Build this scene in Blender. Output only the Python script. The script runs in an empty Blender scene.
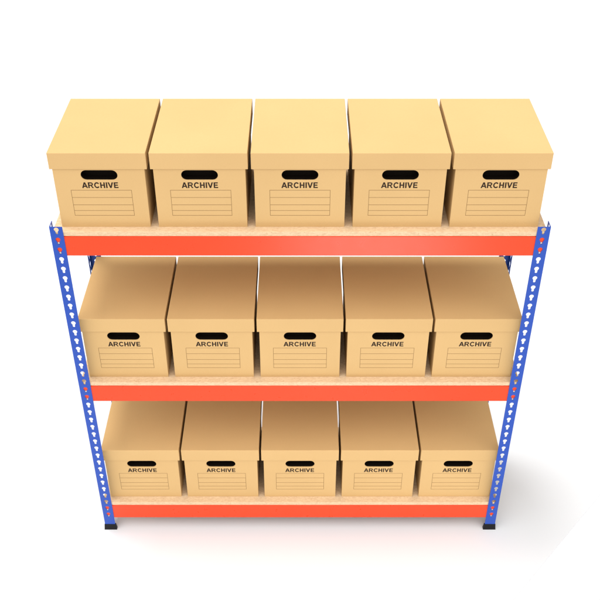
import bpy, bmesh, math, random
from mathutils import Vector, Matrix
random.seed(7)
S = bpy.context.scene
C = S.collection

# ------------------------------------------------------------------ sizes (metres, z = 0 is the floor)
W = 0.900                       # half width of the rack
Z_TOP, Z_MID, Z_LOW = 1.6304, 0.9042, 0.1765   # upper faces of the three boards
BOARD_T, BEAM_H = 0.0178, 0.0862
FACE, FLANGE, SHEET = 0.0469, 0.042, 0.0018    # upright angle profile
Y_BACK = 0.4856
Z_UP = 1.6536
PITCH = 0.0428
LID_W, LID_D, LID_H = 0.3402, 0.4335, 0.0630
BODY_W, BODY_H = 0.3210, 0.2393
STEP = {'top': 0.3512, 'middle': 0.3494, 'bottom': 0.3498}
Y_LID = 0.0315
CARD = 0.003
FLOOR_Z = -0.0025

# ------------------------------------------------------------------ materials
def new_mat(name):
    m = bpy.data.materials.new(name); m.use_nodes = True
    nt = m.node_tree
    b = nt.nodes['Principled BSDF']
    return m, nt, b

def N(nt, kind, **kw):
    n = nt.nodes.new(kind)
    for k, v in kw.items(): setattr(n, k, v)
    return n

def mix_rgb(nt, fac, a, b):
    n = N(nt, 'ShaderNodeMix', data_type='RGBA')
    n.inputs['A'].default_value = (*a, 1) if not hasattr(a, 'links') else (1, 1, 1, 1)
    n.inputs['B'].default_value = (*b, 1) if not hasattr(b, 'links') else (1, 1, 1, 1)
    nt.links.new(fac, n.inputs['Factor'])
    return n.outputs['Result']

def noise(nt, vec, scale, detail=4, rough=0.6):
    n = N(nt, 'ShaderNodeTexNoise')
    n.inputs['Scale'].default_value = scale
    n.inputs['Detail'].default_value = detail
    n.inputs['Roughness'].default_value = rough
    if vec is not None: nt.links.new(vec, n.inputs['Vector'])
    return n.outputs['Fac']

def ramp(nt, fac, lo, hi):
    n = N(nt, 'ShaderNodeMapRange')
    n.inputs['From Min'].default_value = lo; n.inputs['From Max'].default_value = hi
    nt.links.new(fac, n.inputs['Value'])
    return n.outputs['Result']

def obj_vec(nt, scale=(1, 1, 1)):
    t = N(nt, 'ShaderNodeTexCoord')
    info = N(nt, 'ShaderNodeObjectInfo')
    add = N(nt, 'ShaderNodeVectorMath', operation='ADD')
    nt.links.new(t.outputs['Object'], add.inputs[0])
    mul = N(nt, 'ShaderNodeVectorMath', operation='SCALE')
    nt.links.new(info.outputs['Location'], mul.inputs[0]); mul.inputs['Scale'].default_value = 1.7
    nt.links.new(mul.outputs[0], add.inputs[1])
    mp = N(nt, 'ShaderNodeMapping'); mp.inputs['Scale'].default_value = scale
    nt.links.new(add.outputs[0], mp.inputs['Vector'])
    return mp.outputs['Vector']

def bump(nt, b, fac, strength, dist=0.001):
    n = N(nt, 'ShaderNodeBump'); n.inputs['Strength'].default_value = strength
    n.inputs['Distance'].default_value = dist
    nt.links.new(fac, n.inputs['Height']); nt.links.new(n.outputs['Normal'], b.inputs['Normal'])

def cardboard():
    m, nt, b = new_mat('cardboard')
    v = obj_vec(nt)
    fibre = noise(nt, obj_vec(nt, (22, 60, 60)), 9, 5, 0.65)
    cloud = noise(nt, v, 3.0, 3, 0.5)
    c1 = mix_rgb(nt, ramp(nt, fibre, 0.3, 0.72), (0.628, 0.403, 0.172), (0.668, 0.435, 0.191))
    n = N(nt, 'ShaderNodeMix', data_type='RGBA', blend_type='MULTIPLY')
    n.inputs['Factor'].default_value = 1.0
    nt.links.new(c1, n.inputs['A'])
    nt.links.new(mix_rgb(nt, ramp(nt, cloud, 0.35, 0.65), (0.965, 0.96, 0.95), (1, 1, 1)), n.inputs['B'])
    nt.links.new(n.outputs['Result'], b.inputs['Base Color'])
    b.inputs['Roughness'].default_value = 0.78
    b.inputs['Specular IOR Level'].default_value = 0.25
    # faint corrugation telegraphing through the liner
    w = N(nt, 'ShaderNodeTexWave', wave_type='BANDS', bands_direction='X')
    w.inputs['Scale'].default_value = 38; w.inputs['Distortion'].default_value = 0.4
    nt.links.new(v, w.inputs['Vector'])
    ad = N(nt, 'ShaderNodeMath', operation='MULTIPLY_ADD')
    nt.links.new(w.outputs['Fac'], ad.inputs[0]); ad.inputs[1].default_value = 0.12
    nt.links.new(fibre, ad.inputs[2])
    bump(nt, b, ad.outputs[0], 0.12, 0.0006)
    return m

def chipboard():
    m, nt, b = new_mat('chipboard')
    v = obj_vec(nt, (1, 1, 1))
    vo = N(nt, 'ShaderNodeTexVoronoi', feature='F1'); vo.inputs['Scale'].default_value = 210
    vo.inputs['Randomness'].default_value = 1
    mp = N(nt, 'ShaderNodeMapping'); mp.inputs['Scale'].default_value = (0.55, 1, 1.3)
    nt.links.new(v, mp.inputs['Vector']); nt.links.new(mp.outputs[0], vo.inputs['Vector'])
    sep = N(nt, 'ShaderNodeSeparateColor'); nt.links.new(vo.outputs['Color'], sep.inputs[0])
    c1 = mix_rgb(nt, ramp(nt, sep.outputs[0], 0.0, 1.0), (0.65, 0.45, 0.268), (0.75, 0.555, 0.35))
    fl = noise(nt, v, 120, 4, 0.7)
    n = N(nt, 'ShaderNodeMix', data_type='RGBA', blend_type='MULTIPLY'); n.inputs['Factor'].default_value = 1
    nt.links.new(c1, n.inputs['A'])
    nt.links.new(mix_rgb(nt, ramp(nt, fl, 0.30, 0.42), (0.78, 0.70, 0.60), (1, 1, 1)), n.inputs['B'])
    nt.links.new(n.outputs['Result'], b.inputs['Base Color'])
    b.inputs['Roughness'].default_value = 0.7
    bump(nt, b, fl, 0.2, 0.0006)
    return m

def paint(name, col, rough, spec=0.5, var=0.05, coat=0.0):
    m, nt, b = new_mat(name)
    v = obj_vec(nt)
    n1 = noise(nt, v, 6, 4)
    lo = tuple(c * (1 - var) for c in col)
    nt.links.new(mix_rgb(nt, ramp(nt, n1, 0.35, 0.65), lo, col), b.inputs['Base Color'])
    b.inputs['Specular IOR Level'].default_value = spec
    n2 = noise(nt, v, 24, 3)
    r = N(nt, 'ShaderNodeMapRange'); r.inputs['To Min'].default_value = rough * 0.9; r.inputs['To Max'].default_value = rough * 1.12
    nt.links.new(n2, r.inputs['Value']); nt.links.new(r.outputs[0], b.inputs['Roughness'])
    b.inputs['Coat Weight'].default_value = coat
    b.inputs['Coat Roughness'].default_value = 0.12
    peel = noise(nt, v, 420, 2)
    bump(nt, b, peel, 0.03, 0.0003)
    return m

M_CARD = cardboard()
M_CHIP = chipboard()
M_ORANGE = paint('orange_enamel', (0.84, 0.056, 0.007), 0.28, 0.38)
M_BLUE = paint('blue_enamel', (0.013, 0.070, 0.42), 0.34, 0.4)
M_BLACK = paint('black_plastic', (0.006, 0.006, 0.008), 0.5, 0.2)
M_HOLE_SHADE = paint('hole_shade_black', (0.008, 0.005, 0.003), 0.7, 0.1)  # near-black colour standing in for the shade inside the hand holes
M_INK = paint('dark_print_ink', (0.026, 0.013, 0.006), 0.6, 0.2)
M_LINE = paint('brown_print_line', (0.22, 0.12, 0.04), 0.7, 0.3)
M_ZINC, _nt, _b = new_mat('zinc_rivet')
_b.inputs['Base Color'].default_value = (0.50, 0.50, 0.52, 1); _b.inputs['Metallic'].default_value = 0.9
_b.inputs['Roughness'].default_value = 0.38
_f = noise(_nt, obj_vec(_nt), 90, 3); bump(_nt, _b, _f, 0.1, 0.0004)
M_FLOOR, _nt, _b = new_mat('white_studio_floor')
_v = obj_vec(_nt)
_nt.links.new(mix_rgb(_nt, noise(_nt, _v, 2.0, 3), (0.75, 0.75, 0.75), (0.76, 0.76, 0.76)), _b.inputs['Base Color'])
_b.inputs['Roughness'].default_value = 0.6; _b.inputs['Specular IOR Level'].default_value = 0.3

# ------------------------------------------------------------------ helpers
def link(name, bm, mat, parent=None, loc=(0, 0, 0), smooth=False):
    me = bpy.data.meshes.new(name); bm.normal_update(); bm.to_mesh(me); bm.free()
    me.materials.append(mat)
    if smooth:
        for p in me.polygons: p.use_smooth = True
    o = bpy.data.objects.new(name, me); C.objects.link(o); o.location = loc
    if parent: o.parent = parent
    return o

def box(bm, x0, x1, y0, y1, z0, z1, bev=0, seg=2):
    vs = [bm.verts.new((x, y, z)) for x in (x0, x1) for y in (y0, y1) for z in (z0, z1)]
    fs = [(0, 1, 3, 2), (4, 6, 7, 5), (0, 4, 5, 1), (2, 3, 7, 6), (0, 2, 6, 4), (1, 5, 7, 3)]
    faces = [bm.faces.new([vs[i] for i in f]) for f in fs]
    if bev:
        es = list({e for f in faces for e in f.edges})
        bmesh.ops.bevel(bm, geom=es, offset=bev, segments=seg, profile=0.5, affect='EDGES', clamp_overlap=True)

def plate(bm, polys, rims, M, t):
    """Sheet metal: 2-D polygons (ccw) give the front, offset by t the back; rims are the closed edge loops."""
    cache = {}
    def v(p, w):
        k = (round(p[0], 6), round(p[1], 6), w)
        if k not in cache: cache[k] = bm.verts.new(M @ Vector((p[0], p[1], w)))
        return cache[k]
    for p in polys:
        bm.faces.new([v(q, 0) for q in p])
        bm.faces.new([v(q, -t) for q in reversed(p)])
    for r in rims:
        for a, b in zip(r, r[1:] + r[:1]):
            bm.faces.new([v(a, 0), v(a, -t), v(b, -t), v(b, 0)])

def keyhole(cu, cv):
    """Teardrop slot: round head above, narrow stem below; right half from top to bottom."""
    R, s, up, low = 0.0088, 0.0046, 0.0053, -0.0105
    pts = []
    a0 = math.pi / 2; a1 = -math.asin(0.80)
    n = 9
    for i in range(n + 1):
        a = a0 + (a1 - a0) * i / n
        pts.append((R * math.cos(a), up + R * math.sin(a)))
    pts.append((s, -0.0035))
    for i in range(1, 6):
        a = -math.pi / 2 * i / 5
        pts.append((s * math.cos(a), low + s * math.sin(a)))
    return [(cu + (0.0 if abs(x) < 1e-9 else x), cv + y) for x, y in pts]

def slotted(width, centre, ztop, zbot, holes):
    """Half-cell polygons of a strip 0..width, zbot..ztop with a column of keyholes, plus its rims."""
    polys, rims = [], []
    left, right = [], []
    z = ztop
    for k, h in enumerate(holes):
        zn = zbot if k == len(holes) - 1 else h - PITCH / 2
        R = keyhole(centre, h)
        L = [(2 * centre - x, y) for x, y in R]
        # right half, ccw: top centre <- ... ; left half, ccw
        polys.append([(centre, z)] + R + [(centre, zn), (width, zn), (width, z)])
        polys.append([(centre, z), (0, z), (0, zn), (centre, zn)] + list(reversed(L)))
        loop = R + list(reversed(L[1:-1]))
        rims.append(loop)
        right.append((width, z)); left.append((0, z))
        z = zn
    right.append((width, zbot)); left.append((0, zbot))
    outer = [(centre, ztop)] + left + [(centre, zbot)] + list(reversed(right))
    rims.append(outer)
    return polys, rims

def tag(o, label, cat, group=None):
    o['label'] = label; o['category'] = cat
    if group: o['group'] = group

def empty(name, loc=(0, 0, 0)):
    o = bpy.data.objects.new(name, None); C.objects.link(o); o.location = loc
    o.empty_display_size = 0.1
    return o

# ------------------------------------------------------------------ setting: one white studio sheet, its near right corner cut off
bm = bmesh.new()
EDGE_A, EDGE_B = Vector((1.352, 0.100)), Vector((1.005, -0.292))
d = (EDGE_A - EDGE_B).normalized()
p_far = EDGE_A + d * 9.0; p_near = EDGE_B - d * 1.6
corner = [(-9, p_near.y), (p_near.x, p_near.y), (p_far.x, p_far.y), (p_far.x, 16), (-9, 16)]
vs = [bm.verts.new((x, y, 0)) for x, y in corner]
f = bm.faces.new(vs)
bmesh.ops.extrude_face_region(bm, geom=[f])
for v in bm.verts: v.co.z += FLOOR_Z
for v in vs: v.co.z = FLOOR_Z - 0.004
bmesh.ops.recalc_face_normals(bm, faces=bm.faces)
floor = link('floor', bm, M_FLOOR)
floor['kind'] = 'structure'

# ------------------------------------------------------------------ the rack
rack = empty('shelving_rack')
tag(rack, 'blue and orange boltless shelving rack with three chipboard shelves on a white floor', 'shelving rack')

HOLES = [Z_UP - 0.0169 - PITCH * k for k in range(37)]

def make_upright():
    """Front left corner post: face in the plane y = -0.002, side flange at x = 0; origin at its outer corner on the floor."""
    bm = bmesh.new()
    zb = 0.010
    polys, rims = slotted(FACE, FACE * 0.515, Z_UP, zb, HOLES)
    # face: u -> +x, v -> z, normal -y
    M = Matrix(((1, 0, 0, 0), (0, 0, -1, -0.002), (0, 1, 0, 0), (0, 0, 0, 1)))
    plate(bm, polys, rims, M, SHEET)
    # flange: u runs back along +y from just behind the face; normal -x
    w = FLANGE - SHEET
    polys, rims = slotted(w, w * 0.52, Z_UP, zb, [h for h in HOLES])
    M = Matrix(((0, 0, -1, 0.0), (-1, 0, 0, -0.002 + SHEET + w), (0, 1, 0, 0), (0, 0, 0, 1)))
    plate(bm, polys, rims, M, SHEET)
    return bm

up = link('upright', make_upright(), M_BLUE, rack, (-W, 0, 0))

def make_foot():
    """Black plastic cap: the angle's own L outline, flaring towards the floor."""
    bm = bmesh.new()
    def ell(t, z):
        th = 0.0052 + t
        pts = [(-t, -0.002 - t), (FACE + t, -0.002 - t), (FACE + t, -0.002 + th), (th, -0.002 + th), (th, FLANGE - 0.002 + t), (-t, FLANGE - 0.002 + t)]
        return [bm.verts.new((x, y, z)) for x, y in pts]
    rings = [ell(0.0056, FLOOR_Z), ell(0.0050, FLOOR_Z + 0.004), ell(0.0022, 0.0290), ell(0.0010, 0.0302)]
    for a, b in zip(rings, rings[1:]):
        for i in range(6):
            j = (i + 1) % 6
            bm.faces.new([a[i], a[j], b[j], b[i]])
    bm.faces.new(list(reversed(rings[0]))); bm.faces.new(rings[-1])
    bmesh.ops.recalc_face_normals(bm, faces=bm.faces)
    return bm
foot = link('foot', make_foot(), M_BLACK, up)

def copy_tree(o, parent):
    c = o.copy(); C.objects.link(c); c.parent = parent
    for ch in o.children:
        g = ch.copy(); C.objects.link(g); g.parent = c
    return c
for sx, sy in ((1, 1), (-1, -1), (1, -1)):
    u = copy_tree(up, rack)
    u.location = (W * sx, 0 if sy > 0 else Y_BACK - 0.002, 0)
    u.scale = (-1 if sx > 0 else 1, 1 if sy > 0 else -1, 1)

# beams: a rolled channel with rounded long edges, closed end plates and two studs at either end
def make_beam():
    bm = bmesh.new()
    L = W - 0.0030
    h = BEAM_H; dp = 0.034; r = 0.0030
    # profile in (y, z), front face at y = 0, downwards from z = 0
    prof = []
    def arc(cy, cz, a0, a1, rad):
        for i in range(5):
            a = math.radians(a0 + (a1 - a0) * i / 4)
            prof.append((cy + rad * math.cos(a), cz + rad * math.sin(a)))
    arc(dp - r, -r, 0, 90, r); arc(r, -r, 90, 180, r); arc(r, -h + r, 180, 270, r); arc(dp - r, -h + r, 270, 360, r)
    ends = []
    for x in (-L, L):
        ends.append([bm.verts.new((x, y, z)) for y, z in prof])
    n = len(prof)
    for i in range(n):
        j = (i + 1) % n
        f = bm.faces.new([ends[0][i], ends[0][j], ends[1][j], ends[1][i]])
    bm.faces.new(ends[0]); bm.faces.new(list(reversed(ends[1])))
    bmesh.ops.recalc_face_normals(bm, faces=bm.faces)
    return bm

def make_rivet():
    bm = bmesh.new()
    # shank from the beam face through the slot and a domed head
    prof = [(0.0041, 0.0006), (0.0041, -0.0016), (0.0036, -0.0023), (0.0022, -0.0027), (0.0, -0.0028)]
    n = 20; rings = []
    for r, y in prof:
        if r == 0: rings.append([bm.verts.new((0, y, 0))]); continue
        rings.append([bm.verts.new((r * math.cos(2 * math.pi * i / n), y, r * math.sin(2 * math.pi * i / n))) for i in range(n)])
    for a, b in zip(rings, rings[1:]):
        for i in range(n):
            j = (i + 1) % n
            if len(b) == 1: bm.faces.new([a[i], a[j], b[0]])
            else: bm.faces.new([a[i], a[j], b[j], b[i]])
    bmesh.ops.recalc_face_normals(bm, faces=bm.faces)
    return bm

Y_BEAM = 0.0006
beam0 = None; riv0 = None
for zt in (Z_TOP, Z_MID, Z_LOW):
    for back in (False, True):
        zb = zt - BOARD_T
        if beam0 is None:
            bo = beam0 = link('beam', make_beam(), M_ORANGE, rack)
            for p in bo.data.polygons: p.use_smooth = len(p.vertices) == 4 and p.area < 0.005
        else:
            bo = beam0.copy(); C.objects.link(bo); bo.parent = rack
        bo.location = (0, Y_BEAM, zb) if not back else (0, Y_BACK - 0.002 - Y_BEAM, zb)
        bo.scale = (1, -1 if back else 1, 1)
        for sx in (-1, 1):
            for h in HOLES:
                if zb - BEAM_H < h - 0.012 and h + 0.006 < zb:
                    if riv0 is None:
                        ro = riv0 = link('rivet', make_rivet(), M_ZINC, bo, smooth=True)
                    else:
                        ro = riv0.copy(); C.objects.link(ro); ro.parent = bo
                    ro.location = (sx * (W - FACE * 0.515), 0, h - 0.0098 - zb)

# boards: notched at the four corners round the posts' faces
bm = bmesh.new()
x1 = W - SHEET - 0.006
box(bm, -x1, x1, 0.0012, Y_BACK - 0.0032, -BOARD_T, 0, 0.0008, 1)
board0 = link('shelf_board', bm, M_CHIP, rack, (0, 0, Z_TOP))
for z in (Z_MID, Z_LOW):
    b = board0.copy(); C.objects.link(b); b.parent = rack; b.location = (0, 0, z)

# ------------------------------------------------------------------ archive boxes
def make_body():
    """Tray of cardboard with a stadium hand hole cut through the front and the back."""
    bm = bmesh.new()
    w = BODY_W / 2; h = BODY_H + 0.045
    yf, yb = 0.004, LID_D - 0.004
    cz, hw, r = 0.2138, 0.0645, 0.0194
    n = 10
    def half(sign):
        pts = [(0, cz + r)]
        for i in range(n + 1):
            a = math.pi / 2 - math.pi * i / n
            pts.append((sign * (hw - r + r * math.cos(a)), cz + r * math.sin(a)))
        pts.append((0, cz - r))
        return pts
    R, L = half(1), half(-1)
    polys = [[(0, h)] + R + [(0, 0), (w, 0), (w, h)], [(0, h), (-w, h), (-w, 0), (0, 0)] + list(reversed(L))]
    rims = [R + list(reversed(L[1:-1])), [(0, h), (-w, h), (-w, 0), (0, 0), (w, 0), (w, h)]]
    M = Matrix(((1, 0, 0, 0), (0, 0, -1, yf), (0, 1, 0, 0), (0, 0, 0, 1)))
    plate(bm, polys, rims, M, CARD)
    M = Matrix(((-1, 0, 0, 0), (0, 0, 1, yb), (0, 1, 0, 0), (0, 0, 0, 1)))
    plate(bm, polys, rims, M, CARD)
    for x0, x1 in ((-w, -w + CARD), (w - CARD, w)):
        box(bm, x0, x1, yf + CARD, yb - CARD, 0.0, h)
    box(bm, -w + CARD, w - CARD, yf + CARD, yb - CARD, 0, CARD)
    return bm

def make_lid():
    """Shallow upside-down tray."""
    bm = bmesh.new()
    w = LID_W / 2; t = CARD
    outer = [(-w, 0), (w, 0), (w, LID_D), (-w, LID_D)]
    inner = [(-w + t, t), (w - t, t), (w - t, LID_D - t), (-w + t, LID_D - t)]
    ot = [bm.verts.new((x, y, LID_H)) for x, y in outer]; ob = [bm.verts.new((x, y, 0)) for x, y in outer]
    it = [bm.verts.new((x, y, LID_H - t)) for x, y in inner]; ib = [bm.verts.new((x, y, 0)) for x, y in inner]
    bm.faces.new(ot); bm.faces.new(list(reversed(it)))
    for i in range(4):
        j = (i + 1) % 4
        bm.faces.new([ob[i], ob[j], ot[j], ot[i]])
        bm.faces.new([ib[j], ib[i], it[i], it[j]])
        bm.faces.new([ib[i], ib[j], ob[j], ob[i]])
    bm.edges.ensure_lookup_table()
    es = [e for e in bm.edges if all(v in ot for v in e.verts) or ((e.verts[0] in ot) != (e.verts[1] in ot) and (e.verts[0] in ob or e.verts[1] in ob))]
    bmesh.ops.bevel(bm, geom=es, offset=0.0018, segments=3, profile=0.5, affect='EDGES')
    return bm

def make_word():
    """ARCHIVE in a bold grotesque, drawn stroke by stroke in cap-height units and laid on the box front."""
    H = 1.0; st = 0.175
    def bar(pts): return [pts]
    glyphs = []
    # A
    glyphs.append((0.98, [[(0, 0), (0.235, 0), (0.60, 1), (0.365, 1)], [(0.98, 0), (0.745, 0), (0.38, 1), (0.615, 1)], [(0.255, 0.20), (0.725, 0.20), (0.655, 0.395), (0.325, 0.395)]]))
    # R
    def arc(cx, cy, rx, ry, a0, a1, n):
        return [(cx + rx * math.cos(math.radians(a0 + (a1 - a0) * i / n)), cy + ry * math.sin(math.radians(a0 + (a1 - a0) * i / n))) for i in range(n + 1)]
    def ring(cx, cy, rx, ry, w, a0, a1, n=14):
        o = arc(cx, cy, rx, ry, a0, a1, n); i = arc(cx, cy, rx - w, ry - w, a0, a1, n)
        return [[o[k], o[k + 1], i[k + 1], i[k]] for k in range(n)]
    r = [[(0, 0), (0.235, 0), (0.235, 1), (0, 1)], [(0.235, 0.81), (0.50, 0.81), (0.50, 1), (0.235, 1)], [(0.235, 0.39), (0.50, 0.39), (0.50, 0.58), (0.235, 0.58)],
         [(0.41, 0.42), (0.65, 0.38), (0.93, 0), (0.655, 0)]]
    r += ring(0.50, 0.695, 0.35, 0.305, 0.195, -90, 90, 12)
    glyphs.append((0.92, r))
    # C
    c = ring(0.47, 0.5, 0.47, 0.52, 0.215, 36, 324, 26)
    glyphs.append((0.88, c))
    # H
    glyphs.append((0.80, [[(0, 0), (0.23, 0), (0.23, 1), (0, 1)], [(0.57, 0), (0.8, 0), (0.8, 1), (0.57, 1)], [(0.23, 0.405), (0.57, 0.405), (0.57, 0.60), (0.23, 0.60)]]))
    # I
    glyphs.append((0.235, [[(0, 0), (0.235, 0), (0.235, 1), (0, 1)]]))
    # V
    glyphs.append((0.92, [[(0, 1), (0.345, 0), (0.575, 0), (0.24, 1)], [(0.92, 1), (0.575, 0), (0.345, 0), (0.68, 1)]]))
    # E
    glyphs.append((0.72, [[(0, 0), (0.23, 0), (0.23, 1), (0, 1)], [(0.23, 0.81), (0.71, 0.81), (0.71, 1), (0.23, 1)], [(0.23, 0.415), (0.665, 0.415), (0.665, 0.60), (0.23, 0.60)], [(0.23, 0), (0.73, 0), (0.73, 0.19), (0.23, 0.19)]]))
    gaps = [0.06, 0.10, 0.13, 0.16, 0.08, 0.10, 0]
    total = sum(g[0] for g in glyphs) + sum(gaps)
    sx = 0.1282 / total; sz = 0.0230
    bm = bmesh.new(); x = 0
    layer = 0
    for (w, polys), gap in zip(glyphs, gaps):
        for k, p in enumerate(polys):
            y = 0.004 - 0.00022 - 0.00002 * (k % 3)       # overlapping strokes never share a plane
            f = bm.faces.new([bm.verts.new(((x + u) * sx - 0.0657, y, 0.1618 + v * sz)) for u, v in p])
            e = bmesh.ops.extrude_face_region(bm, geom=[f])
            for q in e['geom']:
                if isinstance(q, bmesh.types.BMVert): q.co.y = 0.0041
        x += w + gap
    bmesh.ops.recalc_face_normals(bm, faces=bm.faces)
    me = bpy.data.meshes.new('lettering'); bm.to_mesh(me); bm.free()
    me.materials.append(M_INK)
    return me

def make_table():
    bm = bmesh.new()
    y0, y1 = 0.0038, 0.0042
    t = 0.0013 / 2
    xs = 0.1068
    zs = (0.1530, 0.1232, 0.0928, 0.0692, 0.0488)
    for z in zs: box(bm, -xs - t, xs + t, y0, y1, z - t, z + t)
    for a, b in zip(zs, zs[1:]):
        for x in (-xs, xs): box(bm, x - t, x + t, y0, y1, b + t, a - t)
    return bm

def make_shade_cup():
    """Black cup added behind the hand hole, standing in for the shade inside."""
    bm = bmesh.new()
    cz, hw, r = 0.2138, 0.0651, 0.0200
    n = 12; out = []
    for sgn, a0 in ((1, -90), (-1, 90)):
        for i in range(n + 1):
            a = math.radians(a0 + 180 * i / n)
            out.append((sgn * (hw - r) + r * math.cos(a), cz + r * math.sin(a)))
    y0, y1 = 0.004 + CARD + 0.0002, 0.004 + CARD + 0.030
    A = [bm.verts.new((x, y0, z)) for x, z in out]; B = [bm.verts.new((x, y1, z)) for x, z in out]
    m = len(out)
    for i in range(m):
        j = (i + 1) % m
        bm.faces.new([A[i], B[i], B[j], A[j]])
    bm.faces.new(B)
    return bm

def make_box():
    root = empty('archive_box')
    body = link('body', make_body(), M_CARD, root)
    link('lid', make_lid(), M_CARD, root, (0, 0, BODY_H))
    o = bpy.data.objects.new('lettering', make_word()); C.objects.link(o); o.parent = body
    link('hole_shade_cup', make_shade_cup(), M_HOLE_SHADE, body)  # added cup that paints the hole's dark interior
    link('ruled_table', make_table(), M_LINE, body)
    return root

proto = make_box()
shelf_words = ((Z_TOP, 'top'), (Z_MID, 'middle'), (Z_LOW, 'bottom'))
place_words = ('at the left end', 'second from the left', 'in the centre', 'second from the right', 'at the right end')
first = True
jit = random.Random(3)
for z, sw in shelf_words:
    for k in range(5):
        if first: b = proto; first = False
        else:
            b = proto.copy(); C.objects.link(b)
            for part in proto.children:
                p = part.copy(); C.objects.link(p); p.parent = b
                for sub in part.children:
                    q = sub.copy(); C.objects.link(q); q.parent = p
        b.location = ((k - 2) * STEP[sw], Y_LID, z + 0.0002)
        b.rotation_euler = (0, 0, math.radians(jit.uniform(-0.08, 0.08)))
        tag(b, 'lidded tan cardboard archive box %s of the row on the %s shelf' % (place_words[k], sw), 'archive box',
            'cardboard archive boxes on the shelves')

# ------------------------------------------------------------------ light
wd = bpy.data.worlds.new('World'); S.world = wd; wd.use_nodes = True
nt = wd.node_tree
bg = nt.nodes['Background']
# a white studio: bright softbox wall in front of the rack, a dimmer one behind it, white below
FRONT, BACK, LEFT, LOW, HIGH = 1.19, 0.12, 0.18, 0.46, 2.9
g = N(nt, 'ShaderNodeTexCoord'); sp = N(nt, 'ShaderNodeSeparateXYZ'); nt.links.new(g.outputs['Generated'], sp.inputs[0])
fr = N(nt, 'ShaderNodeMapRange', interpolation_type='SMOOTHSTEP')
fr.inputs['From Min'].default_value = 0.55; fr.inputs['From Max'].default_value = -0.75
fr.inputs['To Min'].default_value = BACK; fr.inputs['To Max'].default_value = FRONT
nt.links.new(sp.outputs['Y'], fr.inputs['Value'])
lf = N(nt, 'ShaderNodeMath', operation='MULTIPLY_ADD'); lf.inputs[1].default_value = -LEFT
nt.links.new(sp.outputs['X'], lf.inputs[0]); nt.links.new(fr.outputs[0], lf.inputs[2])
dn = N(nt, 'ShaderNodeMapRange', interpolation_type='SMOOTHSTEP')
dn.inputs['From Min'].default_value = -0.02; dn.inputs['From Max'].default_value = -0.12
nt.links.new(sp.outputs['Z'], dn.inputs['Value'])
mx = N(nt, 'ShaderNodeMix', data_type='FLOAT'); nt.links.new(dn.outputs[0], mx.inputs['Factor'])
el = N(nt, 'ShaderNodeMapRange', interpolation_type='SMOOTHSTEP')
el.inputs['From Min'].default_value = 0.18; el.inputs['From Max'].default_value = 0.9
el.inputs['To Min'].default_value = LOW; el.inputs['To Max'].default_value = HIGH
nt.links.new(sp.outputs['Z'], el.inputs['Value'])
ml = N(nt, 'ShaderNodeMath', operation='MULTIPLY'); nt.links.new(lf.outputs[0], ml.inputs[0]); nt.links.new(el.outputs[0], ml.inputs[1])
nt.links.new(ml.outputs[0], mx.inputs['A']); mx.inputs['B'].default_value = 1.05
nt.links.new(mx.outputs['Result'], bg.inputs['Strength'])
bg.inputs['Color'].default_value = (1, 1, 1, 1)

def area(name, loc, target, size, power, col=(1, 1, 1)):
    l = bpy.data.lights.new(name, 'AREA'); l.shape = 'DISK'; l.size = size; l.energy = power; l.color = col
    o = bpy.data.objects.new(name, l); C.objects.link(o); o.location = loc
    o.rotation_euler = (Vector(target) - Vector(loc)).to_track_quat('-Z', 'Y').to_euler()
    return o
area('overhead_softbox', (-2.5, 2.1, 14.0), (0, 0.2, 1.0), 4.2, 1010)
# unseen low lamp added in front for a sheen: its soft reflection lies on the right half of the top beam
area('added_sheen_lamp', (0.45, -2.3, 0.10), (0.2, 0.0, 1.5), 1.1, 14.5)

# ------------------------------------------------------------------ camera
cam = bpy.data.cameras.new('camera'); co = bpy.data.objects.new('camera', cam); C.objects.link(co)
cam.sensor_width = 36; cam.lens = 945.92 / 600 * 36
cam.clip_start = 0.05; cam.clip_end = 100
co.location = (0, -2.8668, 3.4861)
co.rotation_euler = (math.radians(90 - 37.0176), 0, 0)
S.camera = co

S.view_settings.view_transform = 'Standard'; S.view_settings.look = 'None'
S.view_settings.exposure = 0; S.view_settings.gamma = 1
S.cycles.use_denoising = True
S.cycles.max_bounces = 10; S.cycles.diffuse_bounces = 2
